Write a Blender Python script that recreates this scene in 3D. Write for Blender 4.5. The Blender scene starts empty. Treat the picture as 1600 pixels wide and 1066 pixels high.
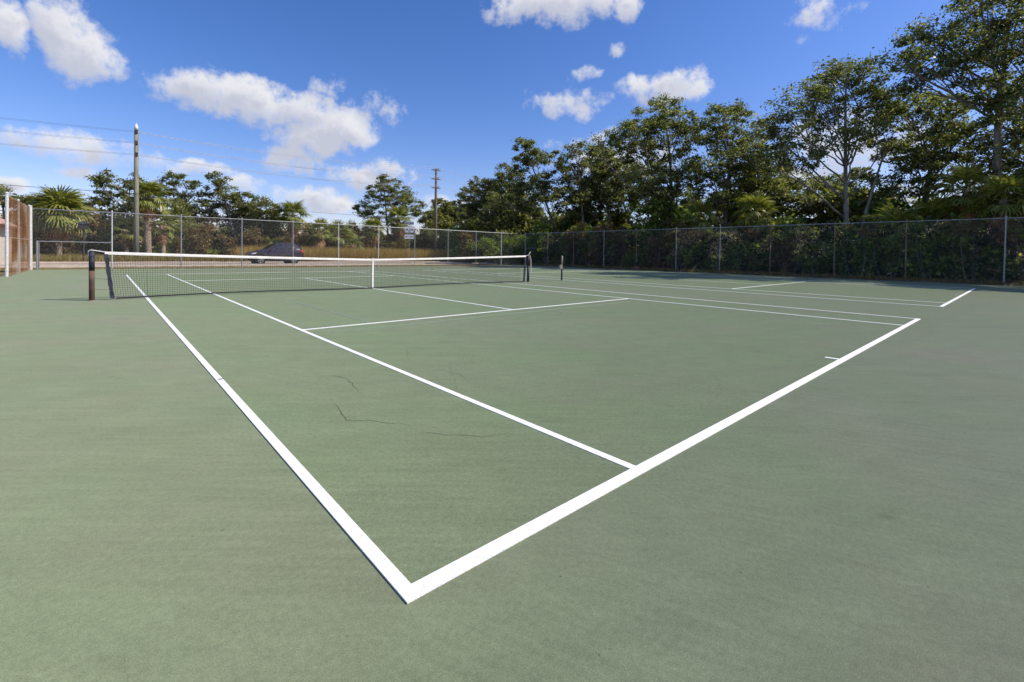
import bpy, bmesh, math, random
import numpy as np
from mathutils import Vector, Matrix

# ------------------------------------------------------------------ camera, sky, sun, exposure
scene = bpy.context.scene
FPX, YAW, PITCH, ROLL = 715.943, 0.719828, 0.0175892, 0.01424      # solved from the court markings (1600 px wide photograph)
PX0, PY0 = 787.03, 408.24
CAM = Vector((-0.74378, -1.29838, 1.14453))
_f = Vector((math.sin(YAW)*math.cos(PITCH), math.cos(YAW)*math.cos(PITCH), -math.sin(PITCH)))
_r = Vector((math.cos(YAW), -math.sin(YAW), 0)); _u = _r.cross(_f)
_R = _r*math.cos(ROLL) + _u*math.sin(ROLL); _U = _u*math.cos(ROLL) - _r*math.sin(ROLL)
cd = bpy.data.cameras.new('camera'); cam = bpy.data.objects.new('camera', cd)
scene.collection.objects.link(cam); scene.camera = cam
cam.matrix_world = Matrix(((_R.x,_U.x,-_f.x,CAM.x),(_R.y,_U.y,-_f.y,CAM.y),(_R.z,_U.z,-_f.z,CAM.z),(0,0,0,1)))
cd.sensor_fit = 'HORIZONTAL'; cd.sensor_width = 36; cd.lens = 36*FPX/1600
cd.shift_x = (800-PX0)/1600; cd.shift_y = -(533-PY0)/1600
cd.clip_start = 0.05; cd.clip_end = 6000

SUN_AZ = math.atan2(0.70, -0.70); SUN_EL = math.radians(44)
SUNV = Vector((math.sin(SUN_AZ)*math.cos(SUN_EL), math.cos(SUN_AZ)*math.cos(SUN_EL), math.sin(SUN_EL)))
ld = bpy.data.lights.new('sun', 'SUN'); ld.energy = 4.4; ld.angle = math.radians(0.53); ld.color = (1.0, 0.93, 0.82)
sun = bpy.data.objects.new('sun', ld); scene.collection.objects.link(sun)
sun.location = (20, -20, 40); sun.rotation_euler = SUNV.to_track_quat('Z', 'Y').to_euler()
scene.view_settings.view_transform = 'Standard'; scene.view_settings.look = 'None'
scene.view_settings.exposure = 0.35; scene.view_settings.gamma = 1.0

def ray(px, py):
    return _f + _R*((px-PX0)/FPX) - _U*((py-PY0)/FPX)
def on_x(px, py, X):
    d = ray(px, py); return CAM + d*((X-CAM.x)/d.x)
def on_y(px, py, Y):
    d = ray(px, py); return CAM + d*((Y-CAM.y)/d.y)
def at_depth(px, py, dep):
    return CAM + ray(px, py)*dep
def depth(p):
    return (Vector(p)-CAM).dot(_f)

world = bpy.data.worlds.new('World'); scene.world = world; world.use_nodes = True
def build_world():
    nt = world.node_tree; nt.nodes.clear()
    N, L = nt.nodes, nt.links
    # clouds as a field over azimuth / elevation, evaluated by a node group
    g = bpy.data.node_groups.new('cloud_field', 'ShaderNodeTree')
    g.interface.new_socket('Vector', in_out='INPUT', socket_type='NodeSocketVector')
    g.interface.new_socket('Density', in_out='OUTPUT', socket_type='NodeSocketFloat')
    g.interface.new_socket('Shade', in_out='OUTPUT', socket_type='NodeSocketFloat')
    gn, gl = g.nodes, g.links
    gi = gn.new('NodeGroupInput'); go = gn.new('NodeGroupOutput')
    def mth(op, a, b=None, c=None):
        n = gn.new('ShaderNodeMath'); n.operation = op
        for i, v in enumerate((a, b, c)):
            if v is None: continue
            if isinstance(v, (int, float)): n.inputs[i].default_value = v
            else: gl.new(v, n.inputs[i])
        return n.outputs[0]
    def noise(scale, detail, rough):
        n = gn.new('ShaderNodeTexNoise'); n.noise_dimensions = '2D'; n.inputs['Scale'].default_value = scale
        n.inputs['Detail'].default_value = detail; n.inputs['Roughness'].default_value = rough
        gl.new(gi.outputs[0], n.inputs['Vector']); return n
    def vec(op, a, b=None, c=None):
        n = gn.new('ShaderNodeVectorMath'); n.operation = op
        for i, v in enumerate((a, b, c)):
            if v is None: continue
            if isinstance(v, tuple): n.inputs[i].default_value = v
            else: gl.new(v, n.inputs[i])
        return n.outputs['Value'] if op == 'DOT_PRODUCT' else n.outputs['Vector']
    w = noise(9, 2, .5)                      # warp of the outlines
    P = vec('ADD', vec('MULTIPLY_ADD', w.outputs['Color'], (.06, .045, 0), (-.03, -.0225, 0)), gi.outputs[0])
    P = vec('MULTIPLY', P, (1, 1, 0))
    px = [(4,45,36,36,.95),(100,44,44,38,1.0),(132,76,60,40,1.05),(165,104,42,17,.7),(262,138,56,20,.75),(312,138,60,30,1.0),(385,158,75,28,1.0),(465,172,66,24,.95),(515,150,34,18,.4),
          (535,197,46,28,1.2),(490,212,62,32,1.1),(465,246,50,22,.85),(600,168,34,20,.42),(85,228,85,24,.75),(150,240,60,22,.7),(215,245,34,16,.55),(125,270,50,10,.55),(310,267,52,12,.6),
          (585,276,52,20,.8),(605,262,24,16,.75),(15,294,34,12,.9),(372,292,36,12,.65),(500,318,52,18,.9),(465,330,40,9,.5),(708,318,34,10,.6),
          (1034,138,60,24,1.0),(1060,126,30,16,.8),(885,162,60,18,.6),(915,150,28,10,.5),(890,222,30,9,.35),(952,208,30,11,.6),(880,6,105,22,1.0),(975,14,30,16,.9),(1290,14,55,30,.5),(1262,38,30,20,.38),
          (922,118,20,9,.45),(1240,278,60,14,.8),(975,250,80,26,.75),(1330,222,110,46,.7),(960,78,10,7,.35),(700,335,60,14,.6),(1480,300,80,20,.6)]
    cl = []
    for (x, y, rx, ry, s) in px:
        d = ray(x, y).normalized(); ct = 1/math.hypot(1, (x-PX0)/FPX); cl.append((math.atan2(d.x, d.y), math.asin(d.z), 1.04*rx*ct*ct/FPX, 1.04*ry*ct/FPX, s))
    acc = None; accs = None
    for (a, e, ra, re, sc) in cl:
        d = vec('MULTIPLY_ADD', P, (1/ra, 1/re, 0), (-a/ra, -e/re, 0)); q = vec('DOT_PRODUCT', d, d)
        val = mth('MULTIPLY_ADD', q, -.62*sc, sc)
        d2 = vec('ADD', d, (.25, .75, 0)); val2 = mth('MULTIPLY_ADD', vec('DOT_PRODUCT', d2, d2), -.62*sc, sc)
        acc = val if acc is None else mth('MAXIMUM', acc, val); accs = val2 if accs is None else mth('MAXIMUM', accs, val2)
    # the rest of the dome carries scattered cumulus of the same kind
    far = noise(3.2, 3, .5); sv = gn.new('ShaderNodeSeparateXYZ'); gl.new(gi.outputs[0], sv.inputs[0])
    inside = mth('MULTIPLY', mth('LESS_THAN', mth('ABSOLUTE', mth('SUBTRACT', sv.outputs[0], .75)), .98), mth('LESS_THAN', sv.outputs[1], .56))
    fv = mth('SUBTRACT', mth('MULTIPLY_ADD', far.outputs['Fac'], 6.5, -3.75), mth('MULTIPLY', inside, 9.0))
    acc = mth('MAXIMUM', mth('MAXIMUM', acc, fv), -1.0)
    nz = noise(30, 6, .62); nb = noise(11, 2, .5)
    dens = mth('ADD', acc, mth('MULTIPLY_ADD', nz.outputs['Fac'], 1.7, mth('MULTIPLY_ADD', nb.outputs['Fac'], .7, -1.2)))
    gl.new(dens, go.inputs[0]); gl.new(mth('ADD', mth('MAXIMUM', accs, fv), mth('MULTIPLY_ADD', nz.outputs['Fac'], 1.6, -.8)), go.inputs[1])

    def m2(op, a, b=None, c=None, clamp=False):
        n = N.new('ShaderNodeMath'); n.operation = op; n.use_clamp = clamp
        for i, v in enumerate((a, b, c)):
            if v is None: continue
            if isinstance(v, (int, float)): n.inputs[i].default_value = v
            else: L.new(v, n.inputs[i])
        return n.outputs[0]
    tc = N.new('ShaderNodeTexCoord'); s = N.new('ShaderNodeSeparateXYZ'); L.new(tc.outputs['Generated'], s.inputs[0])
    az = m2('ARCTAN2', s.outputs[0], s.outputs[1]); el = m2('ARCSINE', s.outputs[2])
    c = N.new('ShaderNodeCombineXYZ'); L.new(az, c.inputs[0]); L.new(el, c.inputs[1])
    gg = N.new('ShaderNodeGroup'); gg.node_tree = g; L.new(c.outputs[0], gg.inputs[0]); d0, d1 = gg.outputs
    mr = N.new('ShaderNodeMapRange'); mr.interpolation_type = 'SMOOTHSTEP'; L.new(d0, mr.inputs[0])
    mr.inputs[1].default_value = .02; mr.inputs[2].default_value = .92
    mr.inputs[4].default_value = .96
    sh = N.new('ShaderNodeMapRange'); sh.interpolation_type = 'SMOOTHSTEP'; L.new(d1, sh.inputs[0])
    sh.inputs[1].default_value = -.1; sh.inputs[2].default_value = 1.1
    col = N.new('ShaderNodeMix'); col.data_type = 'RGBA'; L.new(sh.outputs[0], col.inputs[0])
    col.inputs[6].default_value = (5.6, 5.6, 5.8, 1); col.inputs[7].default_value = (3.7, 3.85, 4.5, 1)
    sky = N.new('ShaderNodeTexSky'); sky.sky_type = 'NISHITA'; sky.sun_disc = False
    sky.sun_elevation = SUN_EL; sky.sun_rotation = SUN_AZ; sky.air_density = 1.0; sky.dust_density = .5; sky.ozone_density = 2.0; sky.altitude = 0
    hs = N.new('ShaderNodeHueSaturation'); hs.inputs['Saturation'].default_value = 1.3; hs.inputs['Value'].default_value = 1.15
    L.new(sky.outputs[0], hs.inputs['Color'])
    tn = N.new('ShaderNodeMix'); tn.data_type = 'RGBA'; tn.blend_type = 'MULTIPLY'; tn.inputs[0].default_value = 1; L.new(hs.outputs[0], tn.inputs[6]); tn.inputs[7].default_value = (.86, .74, .93, 1)
    mix = N.new('ShaderNodeMix'); mix.data_type = 'RGBA'
    L.new(mr.outputs[0], mix.inputs[0]); L.new(tn.outputs[2], mix.inputs[6]); L.new(col.outputs[2], mix.inputs[7])
    bg = N.new('ShaderNodeBackground'); bg.inputs['Strength'].default_value = .12
    L.new(mix.outputs[2], bg.inputs['Color'])
    out = N.new('ShaderNodeOutputWorld'); L.new(bg.outputs[0], out.inputs[0])
build_world()
world.cycles.sampling_method = 'MANUAL'; world.cycles.sample_map_resolution = 256

# ------------------------------------------------------------------ helpers
COL = scene.collection
def tag(o, label=None, cat=None, group=None, kind=None):
    if label: o['label'] = label
    if cat: o['category'] = cat
    if group: o['group'] = group
    if kind: o['kind'] = kind
    return o
def empty(name, loc, rz=0):
    o = bpy.data.objects.new(name, None); COL.objects.link(o); o.location = loc; o.rotation_euler = (0, 0, rz)
    o.empty_display_size = .2
    return o
def link(name, me, parent=None, mat=None):
    if mat is not None and not me.materials: me.materials.append(mat)
    o = bpy.data.objects.new(name, me); COL.objects.link(o)
    if parent is not None: o.parent = parent
    return o
class MB:
    def __init__(s): s.v = []; s.f = []
    def add(s, vs, fs):
        b = len(s.v); s.v += [tuple(v) for v in vs]; s.f += [tuple(b+i for i in f) for f in fs]
    def box(s, lo, hi):
        x0, y0, z0 = lo; x1, y1, z1 = hi
        s.add([(x0,y0,z0),(x1,y0,z0),(x1,y1,z0),(x0,y1,z0),(x0,y0,z1),(x1,y0,z1),(x1,y1,z1),(x0,y1,z1)],
              [(0,3,2,1),(4,5,6,7),(0,1,5,4),(1,2,6,5),(2,3,7,6),(3,0,4,7)])
    def tube(s, pts, rad, n=8, cap=True):
        pts = [Vector(p) for p in pts]
        if isinstance(rad, (int, float)): rad = [rad]*len(pts)
        rings = []; prev = None
        for i, p in enumerate(pts):
            t = (pts[min(i+1, len(pts)-1)]-pts[max(i-1, 0)])
            t = t.normalized() if t.length > 1e-9 else Vector((0, 0, 1))
            if prev is None:
                a = Vector((1, 0, 0)) if abs(t.x) < .8 else Vector((0, 1, 0)); a = (a-t*a.dot(t)).normalized()
            else:
                a = prev-t*prev.dot(t); a = a.normalized() if a.length > 1e-6 else prev
            prev = a; b = t.cross(a)
            rings.append([p+(a*math.cos(2*math.pi*k/n)+b*math.sin(2*math.pi*k/n))*rad[i] for k in range(n)])
        base = len(s.v)
        for r in rings: s.v += [tuple(q) for q in r]
        for i in range(len(rings)-1):
            for k in range(n):
                s.f.append((base+i*n+k, base+i*n+(k+1) % n, base+(i+1)*n+(k+1) % n, base+(i+1)*n+k))
        if cap:
            s.f.append(tuple(base+k for k in reversed(range(n)))); s.f.append(tuple(base+(len(rings)-1)*n+k for k in range(n)))
    def mesh(s, name, mat=None, smooth=False):
        me = bpy.data.meshes.new(name); me.from_pydata(s.v, [], s.f); me.update()
        if smooth: me.polygons.foreach_set('use_smooth', [True]*len(me.polygons))
        if mat: me.materials.append(mat)
        return me
    def build(s, name, mat, parent=None, smooth=False):
        return link(name, s.mesh(name, mat, smooth), parent)
def np_mesh(name, verts, faces, mat=None):
    verts = np.asarray(verts, np.float32); faces = np.asarray(faces, np.int32); k = faces.shape[1]
    me = bpy.data.meshes.new(name)
    me.vertices.add(len(verts)); me.vertices.foreach_set('co', verts.ravel())
    me.loops.add(faces.size); me.loops.foreach_set('vertex_index', faces.ravel())
    me.polygons.add(len(faces)); me.polygons.foreach_set('loop_start', np.arange(0, faces.size, k, dtype=np.int32))
    me.update(calc_edges=True)
    if mat: me.materials.append(mat)
    return me

# ------------------------------------------------------------------ materials
MATS = {}
def nodes_of(name):
    m = bpy.data.materials.new(name); m.use_nodes = True; MATS[name] = m
    return m, m.node_tree.nodes, m.node_tree.links, m.node_tree.nodes['Principled BSDF']
def noise_mat(name, c1, c2, scale=5, rough=.7, metal=0, bump=0, bscale=None, spec=.3, stretch=None, detail=6, c3=None, lo=.35, hi=.65):
    m, N, L, P = nodes_of(name)
    tc = N.new('ShaderNodeTexCoord'); vec = tc.outputs['Object']
    if stretch:
        mp = N.new('ShaderNodeMapping'); mp.inputs['Scale'].default_value = stretch; L.new(vec, mp.inputs[0]); vec = mp.outputs[0]
    n = N.new('ShaderNodeTexNoise'); n.inputs['Scale'].default_value = scale; n.inputs['Detail'].default_value = detail
    L.new(vec, n.inputs['Vector'])
    r = N.new('ShaderNodeValToRGB'); r.color_ramp.elements[0].position = lo; r.color_ramp.elements[1].position = hi
    r.color_ramp.elements[0].color = (*c1, 1); r.color_ramp.elements[1].color = (*c2, 1)
    if c3: e = r.color_ramp.elements.new((lo+hi)/2); e.color = (*c3, 1)
    L.new(n.outputs['Fac'], r.inputs[0]); L.new(r.outputs[0], P.inputs['Base Color'])
    P.inputs['Roughness'].default_value = rough; P.inputs['Metallic'].default_value = metal
    P.inputs['Specular IOR Level'].default_value = spec
    if bump:
        n2 = N.new('ShaderNodeTexNoise'); n2.inputs['Scale'].default_value = bscale or scale*4; n2.inputs['Detail'].default_value = 4
        L.new(vec, n2.inputs['Vector']); b = N.new('ShaderNodeBump'); b.inputs['Strength'].default_value = bump; b.inputs['Distance'].default_value = .02
        L.new(n2.outputs['Fac'], b.inputs['Height']); L.new(b.outputs[0], P.inputs['Normal'])
    return m
def leaf_mat(name, stops, trans=.45, rough=.5, spec=.35):
    m, N, L, P = nodes_of(name)
    geo = N.new('ShaderNodeNewGeometry'); r = N.new('ShaderNodeValToRGB')
    els = r.color_ramp.elements
    els[0].position, els[0].color = stops[0][0], (*stops[0][1], 1); els[1].position, els[1].color = stops[-1][0], (*stops[-1][1], 1)
    for p, c in stops[1:-1]:
        e = els.new(p); e.color = (*c, 1)
    L.new(geo.outputs['Random Per Island'], r.inputs[0])
    P.inputs['Roughness'].default_value = rough; P.inputs['Specular IOR Level'].default_value = spec
    L.new(r.outputs[0], P.inputs['Base Color'])
    t = N.new('ShaderNodeBsdfTranslucent'); g = N.new('ShaderNodeMix'); g.data_type = 'RGBA'; g.blend_type = 'MULTIPLY'; g.inputs[0].default_value = 1
    L.new(r.outputs[0], g.inputs[6]); g.inputs[7].default_value = (1.5, 1.6, .55, 1); L.new(g.outputs[2], t.inputs['Color'])
    mx = N.new('ShaderNodeMixShader'); mx.inputs[0].default_value = trans
    L.new(P.outputs[0], mx.inputs[1]); L.new(t.outputs[0], mx.inputs[2]); L.new(mx.outputs[0], N['Material Output'].inputs['Surface'])
    return m
def court_mat(name, ca, cb):
    m, N, L, P = nodes_of(name)
    tc = N.new('ShaderNodeTexCoord'); V = tc.outputs['Object']
    def noise(scale, detail=5, rough=.55, st=None, rot=0):
        v = V
        if st:
            mq = N.new('ShaderNodeMapping'); mq.inputs['Rotation'].default_value = (0, 0, rot); L.new(V, mq.inputs[0]); mp = N.new('ShaderNodeMapping'); mp.inputs['Scale'].default_value = st; L.new(mq.outputs[0], mp.inputs[0]); v = mp.outputs[0]
        n = N.new('ShaderNodeTexNoise'); n.inputs['Scale'].default_value = scale; n.inputs['Detail'].default_value = detail; n.inputs['Roughness'].default_value = rough
        L.new(v, n.inputs['Vector']); return n.outputs['Fac']
    def ramp(f, a, b, lo=.3, hi=.7):
        r = N.new('ShaderNodeValToRGB'); r.color_ramp.elements[0].position = lo; r.color_ramp.elements[1].position = hi
        r.color_ramp.elements[0].color = (*a, 1); r.color_ramp.elements[1].color = (*b, 1); L.new(f, r.inputs[0]); return r.outputs[0]
    def mul(a, b, fac=1.0, mode='MULTIPLY'):
        x = N.new('ShaderNodeMix'); x.data_type = 'RGBA'; x.blend_type = mode; x.inputs[0].default_value = fac
        L.new(a, x.inputs[6]); L.new(b, x.inputs[7]); return x.outputs[2]
    base = ramp(noise(.21, 3, .5), ca, cb)
    c = mul(base, ramp(noise(.7, 3), (1.03, .985, 1.02), (.94, 1.03, .95)))
    mask = ramp(noise(.45, 3, .6), (0, 0, 0), (1, 1, 1), .42, .62)
    fan = mul(ramp(noise(4.5, 6, .65, (.16, 1, 1), .62), (.91, .91, .91), (1.06, 1.06, 1.06)), ramp(noise(26, 4, .6, (.08, 1, 1), .70), (.90, .90, .90), (1.08, 1.08, 1.08)))
    fan2 = mul(ramp(noise(4.0, 6, .65, (.16, 1, 1), .25), (.92, .92, .92), (1.06, 1.06, 1.06)), ramp(noise(24, 4, .6, (.08, 1, 1), 1.15), (.90, .90, .90), (1.08, 1.08, 1.08)))
    x = N.new('ShaderNodeMix'); x.data_type = 'RGBA'; L.new(mask, x.inputs[0]); L.new(fan, x.inputs[6]); L.new(fan2, x.inputs[7])
    c = mul(c, x.outputs[2])                                               # squeegee strokes laid in two directions
    c = mul(c, ramp(noise(3.5, 7, .72), (.93, .93, .925), (1.055, 1.055, 1.055)))
    c = mul(c, ramp(noise(45, 5, .75), (.82, .82, .82), (1.16, 1.16, 1.16), .28, .72))
    c = mul(c, ramp(noise(240, 3, .7), (.70, .70, .70), (1.28, 1.28, 1.28), .3, .7))
    # grit and pinholes
    vo = N.new('ShaderNodeTexVoronoi'); vo.inputs['Scale'].default_value = 9; L.new(V, vo.inputs['Vector'])
    c = mul(c, ramp(vo.outputs['Distance'], (.55, .55, .53), (1, 1, 1), .028, .05))
    vo2 = N.new('ShaderNodeTexVoronoi'); vo2.inputs['Scale'].default_value = 2.3; L.new(V, vo2.inputs['Vector'])
    c = mul(c, ramp(vo2.outputs['Distance'], (.86, .86, .86), (1, 1, 1), .03, .09))
    # rubbed scuffs and stains
    st = ramp(noise(.9, 8, .75), (0, 0, 0), (1, 1, 1), .62, .86)
    x = N.new('ShaderNodeMix'); x.data_type = 'RGBA'; L.new(mul(st, st), x.inputs[0]); L.new(c, x.inputs[6]); x.inputs[7].default_value = (.135, .155, .112, 1)
    L.new(x.outputs[2], P.inputs['Base Color'])
    P.inputs['Roughness'].default_value = .7; P.inputs['Specular IOR Level'].default_value = .2; P.inputs['Diffuse Roughness'].default_value = .6
    b = N.new('ShaderNodeBump'); b.inputs['Strength'].default_value = .35; b.inputs['Distance'].default_value = .003
    L.new(noise(190, 4, .7), b.inputs['Height']); L.new(b.outputs[0], P.inputs['Normal'])
    return m
court_mat('court_paint', (.184, .214, .124), (.198, .220, .140)); court_mat('court_paint_inner', (.174, .214, .116), (.188, .221, .129))
noise_mat('line_paint', (.66, .67, .63), (.86, .86, .84), 60, .65, bump=.35, bscale=220, detail=8, lo=.25, hi=.5)
noise_mat('old_paint', (.175, .235, .150), (.20, .255, .175), 6, .65)
noise_mat('crack_tar', (.065, .075, .052), (.11, .125, .085), 9, .9)
noise_mat('dirt', (.13, .095, .055), (.24, .19, .115), 1.3, .95, bump=.5, bscale=22, c3=(.17, .135, .075))
noise_mat('verge', (.12, .10, .045), (.25, .205, .10), .9, .95, bump=.6, bscale=18, c3=(.17, .16, .065))
noise_mat('sidewalk_concrete', (.42, .35, .28), (.54, .46, .38), 2.5, .85, bump=.2)
noise_mat('road_asphalt', (.27, .215, .18), (.34, .275, .23), 1.2, .85, bump=.2, bscale=60)
noise_mat('galvanised', (.27, .28, .29), (.44, .45, .46), 30, .45, .55, spec=.5)
noise_mat('pale_pipe', (.48, .48, .48), (.66, .66, .65), 18, .5, .1)
noise_mat('rusty_pipe', (.16, .085, .05), (.36, .28, .22), 9, .75, .1, stretch=(1, 1, .35), c3=(.27, .17, .11))
noise_mat('wire', (.24, .245, .245), (.38, .385, .385), 40, .45, .5)
noise_mat('rusty_wire', (.24, .115, .05), (.50, .41, .33), .6, .85, c3=(.38, .18, .075), detail=8)
noise_mat('net_black', (.012, .013, .016), (.028, .03, .034), 20, .8)
noise_mat('net_band', (.66, .63, .58), (.80, .78, .73), 8, .75, bump=.2)
noise_mat('band_navy', (.014, .016, .026), (.045, .05, .07), 14, .7)
noise_mat('post_rust', (.055, .035, .028), (.17, .095, .065), 7, .75, stretch=(1, 1, .5))
noise_mat('post_black', (.012, .012, .013), (.035, .034, .033), 9, .6)
noise_mat('cast_metal', (.20, .18, .155), (.30, .27, .235), 20, .6, .2)
noise_mat('bark', (.085, .075, .06), (.25, .225, .19), 5, .9, bump=.8, bscale=14, stretch=(1, 1, .3))
noise_mat('bark_pale', (.11, .10, .085), (.27, .25, .215), 4, .9, bump=.7, bscale=12, stretch=(1, 1, .35))
noise_mat('palm_bark', (.14, .105, .075), (.34, .27, .20), 8, .95, bump=1, bscale=16)
noise_mat('pole_wood', (.125, .13, .095), (.27, .265, .205), 3, .9, bump=.4, stretch=(6, 6, .35))
noise_mat('pole_dark', (.09, .075, .06), (.18, .15, .12), 3, .9, stretch=(6, 6, .35))
noise_mat('white_cap', (.7, .7, .7), (.8, .8, .8), 5, .5)
noise_mat('insulator', (.10, .10, .11), (.2, .2, .21), 5, .4)
noise_mat('cable_alu', (.45, .45, .46), (.62, .62, .63), 3, .4, .4)
noise_mat('cable_black', (.02, .02, .02), (.05, .05, .05), 3, .6)
noise_mat('sign_grey', (.24, .25, .33), (.33, .34, .43), 6, .5)
noise_mat('sign_white', (.52, .52, .58), (.62, .62, .68), 6, .5)
noise_mat('sign_dark', (.03, .03, .05), (.06, .06, .09), 6, .5)
noise_mat('dark_steel', (.018, .018, .024), (.05, .05, .06), 6, .5)
noise_mat('stucco', (.50, .45, .37), (.60, .55, .46), 3, .9, bump=.3)
noise_mat('roof_tile', (.36, .20, .16), (.50, .32, .27), 4, .85)
noise_mat('window_dark', (.02, .025, .03), (.05, .055, .06), 2, .15, spec=.6)
noise_mat('brick_red', (.20, .075, .05), (.32, .13, .09), 12, .9, bump=.4)
noise_mat('dead_leaf', (.05, .032, .018), (.11, .07, .035), 30, .9)
noise_mat('rubber', (.012, .012, .012), (.025, .025, .025), 10, .8)
noise_mat('rim_alloy', (.45, .45, .46), (.60, .60, .61), 10, .3, .7)
noise_mat('lamp_red', (.35, .03, .03), (.45, .05, .05), 4, .25)
noise_mat('lamp_clear', (.60, .50, .48), (.75, .66, .62), 4, .2)
noise_mat('car_trim', (.01, .01, .011), (.02, .02, .02), 4, .5)
noise_mat('cloth_pink', (.45, .30, .28), (.55, .38, .36), 8, .8)
m = noise_mat('car_paint', (.024, .017, .021), (.032, .022, .027), 3, .25, .0, spec=.4); m.node_tree.nodes['Principled BSDF'].inputs['Coat Weight'].default_value = .35
m = noise_mat('car_glass', (.015, .017, .02), (.02, .022, .025), 2, .05, spec=.8)
leaf_mat('oak_leaf', [(0, (0.056, 0.077, 0.033)), (.5, (0.117, 0.139, 0.060)), (.85, (0.216, 0.224, 0.107)), (1, (0.370, 0.315, 0.192))])
leaf_mat('oak_leaf_grey', [(0, (0.071, 0.087, 0.037)), (.5, (0.133, 0.148, 0.068)), (.85, (0.214, 0.217, 0.110)), (1, (0.356, 0.304, 0.186))])
leaf_mat('oak_leaf_far', [(0, (0.078, 0.094, 0.035)), (.5, (0.146, 0.160, 0.060)), (.85, (0.234, 0.235, 0.098)), (1, (0.370, 0.300, 0.160))])
leaf_mat('shrub_leaf', [(0, (0.046, 0.078, 0.022)), (.5, (0.102, 0.151, 0.035)), (.85, (0.216, 0.281, 0.056)), (1, (0.432, 0.441, 0.108))])
leaf_mat('shrub_leaf_bright', [(0, (0.088, 0.122, 0.022)), (.5, (0.166, 0.216, 0.037)), (.9, (0.293, 0.319, 0.070)), (1, (0.468, 0.375, 0.125))])
leaf_mat('shrub_leaf_brown', [(0, (0.103, 0.068, 0.035)), (.5, (0.190, 0.128, 0.065)), (.8, (0.172, 0.158, 0.054)), (1, (0.431, 0.255, 0.136))])
leaf_mat('palm_leaf', [(0, (0.116, 0.146, 0.031)), (.6, (0.200, 0.225, 0.051)), (1, (0.357, 0.332, 0.094))], .25, .4)
leaf_mat('palm_dead', [(0, (0.198, 0.100, 0.047)), (.5, (0.356, 0.194, 0.093)), (1, (0.555, 0.340, 0.187))], .2, .8)
leaf_mat('dry_grass', [(0, (0.193, 0.117, 0.036)), (.5, (0.371, 0.241, 0.078)), (.85, (0.327, 0.275, 0.078)), (1, (0.535, 0.371, 0.156))], .3, .8)
leaf_mat('grass_olive', [(0, (0.120, 0.108, 0.026)), (.5, (0.239, 0.194, 0.054)), (1, (0.415, 0.300, 0.102))], .3, .8)
M = MATS

# ------------------------------------------------------------------ ground, road, court
def sheet(name, x0, y0, x1, y1, z, mat, parent=None, kind='structure', nx=1, ny=1, bumpz=0, seed=0):
    rng = random.Random(seed); b = MB()
    for j in range(ny+1):
        for i in range(nx+1):
            b.v.append((x0+(x1-x0)*i/nx, y0+(y1-y0)*j/ny, z+(rng.uniform(-bumpz, bumpz) if bumpz and 0 < i < nx and 0 < j < ny else 0)))
    for j in range(ny):
        for i in range(nx):
            a = j*(nx+1)+i; b.f.append((a, a+1, a+nx+2, a+nx+1))
    o = b.build(name, mat, parent, smooth=bool(bumpz))
    if parent is None: tag(o, kind=kind)
    return o
g = sheet('ground', -2500, -2500, 2500, 2500, -.09, M['verge'])
tag(g, 'dry brown ground reaching to the horizon', 'ground')
s = MB(); s.box((-3.62, -14, -.085), (29.75, 30.72, 0))
court = s.build('court_surface', M['court_paint']); tag(court, 'worn green painted asphalt court surface', 'court', kind='structure')
BW, LW, Z = .066, .052, .007
def line(x0, y0, x1, y1, z=Z, mat='line_paint', name='court_line'):
    b = MB(); b.box((min(x0, x1), min(y0, y1), .0012), (max(x0, x1), max(y0, y1), z))
    return b.build(name, M[mat], court)
D2 = 14.4646
for ox in (0, D2):
    sheet('playing_area', ox+.02, .02, ox+10.95, 23.75, .003, M['court_paint_inner'], court)
    line(ox, 0, ox+10.97, BW); line(ox, 23.77-BW, ox+10.97, 23.77)
    for x in (0, 10.97-LW): line(ox+x, BW, ox+x+LW, 23.77-BW)
    for x in (1.37, 9.60-LW): line(ox+x, BW, ox+x+LW, 23.77-BW)
    for y in (5.485, 18.285-LW): line(ox+1.37+LW, y, ox+9.60-LW, y+LW)
    line(ox+5.485-LW/2, 5.485+LW, ox+5.485+LW/2, 18.285-LW)
    for y0, y1 in ((BW, BW+.13), (23.77-BW-.12, 23.77-BW)): line(ox+5.485-LW/2, y0, ox+5.485+LW/2, y1)
def strip(p, q, w, name, mat, z=.0052):
    p, q = Vector(p), Vector(q); t = (q-p).normalized(); n = Vector((-t.y, t.x))*w/2
    b = MB(); pts = [p+n, p-n, q-n, q+n]; b.add([(a.x, a.y, .0008) for a in pts]+[(a.x, a.y, z) for a in pts], [(4,5,6,7),(0,1,5,4),(1,2,6,5),(2,3,7,6),(3,0,4,7)])
    return b.build(name, M[mat], court)
def gp(px, py):
    d = ray(px, py); t = -CAM.z/d.z; return Vector(((CAM+d*t).x, (CAM+d*t).y))
strip(gp(440, 466), gp(576, 503.5), .05, 'faded_line', 'old_paint')
strip(gp(520, 519), gp(985, 471.5), .05, 'faded_line', 'old_paint')
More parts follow.
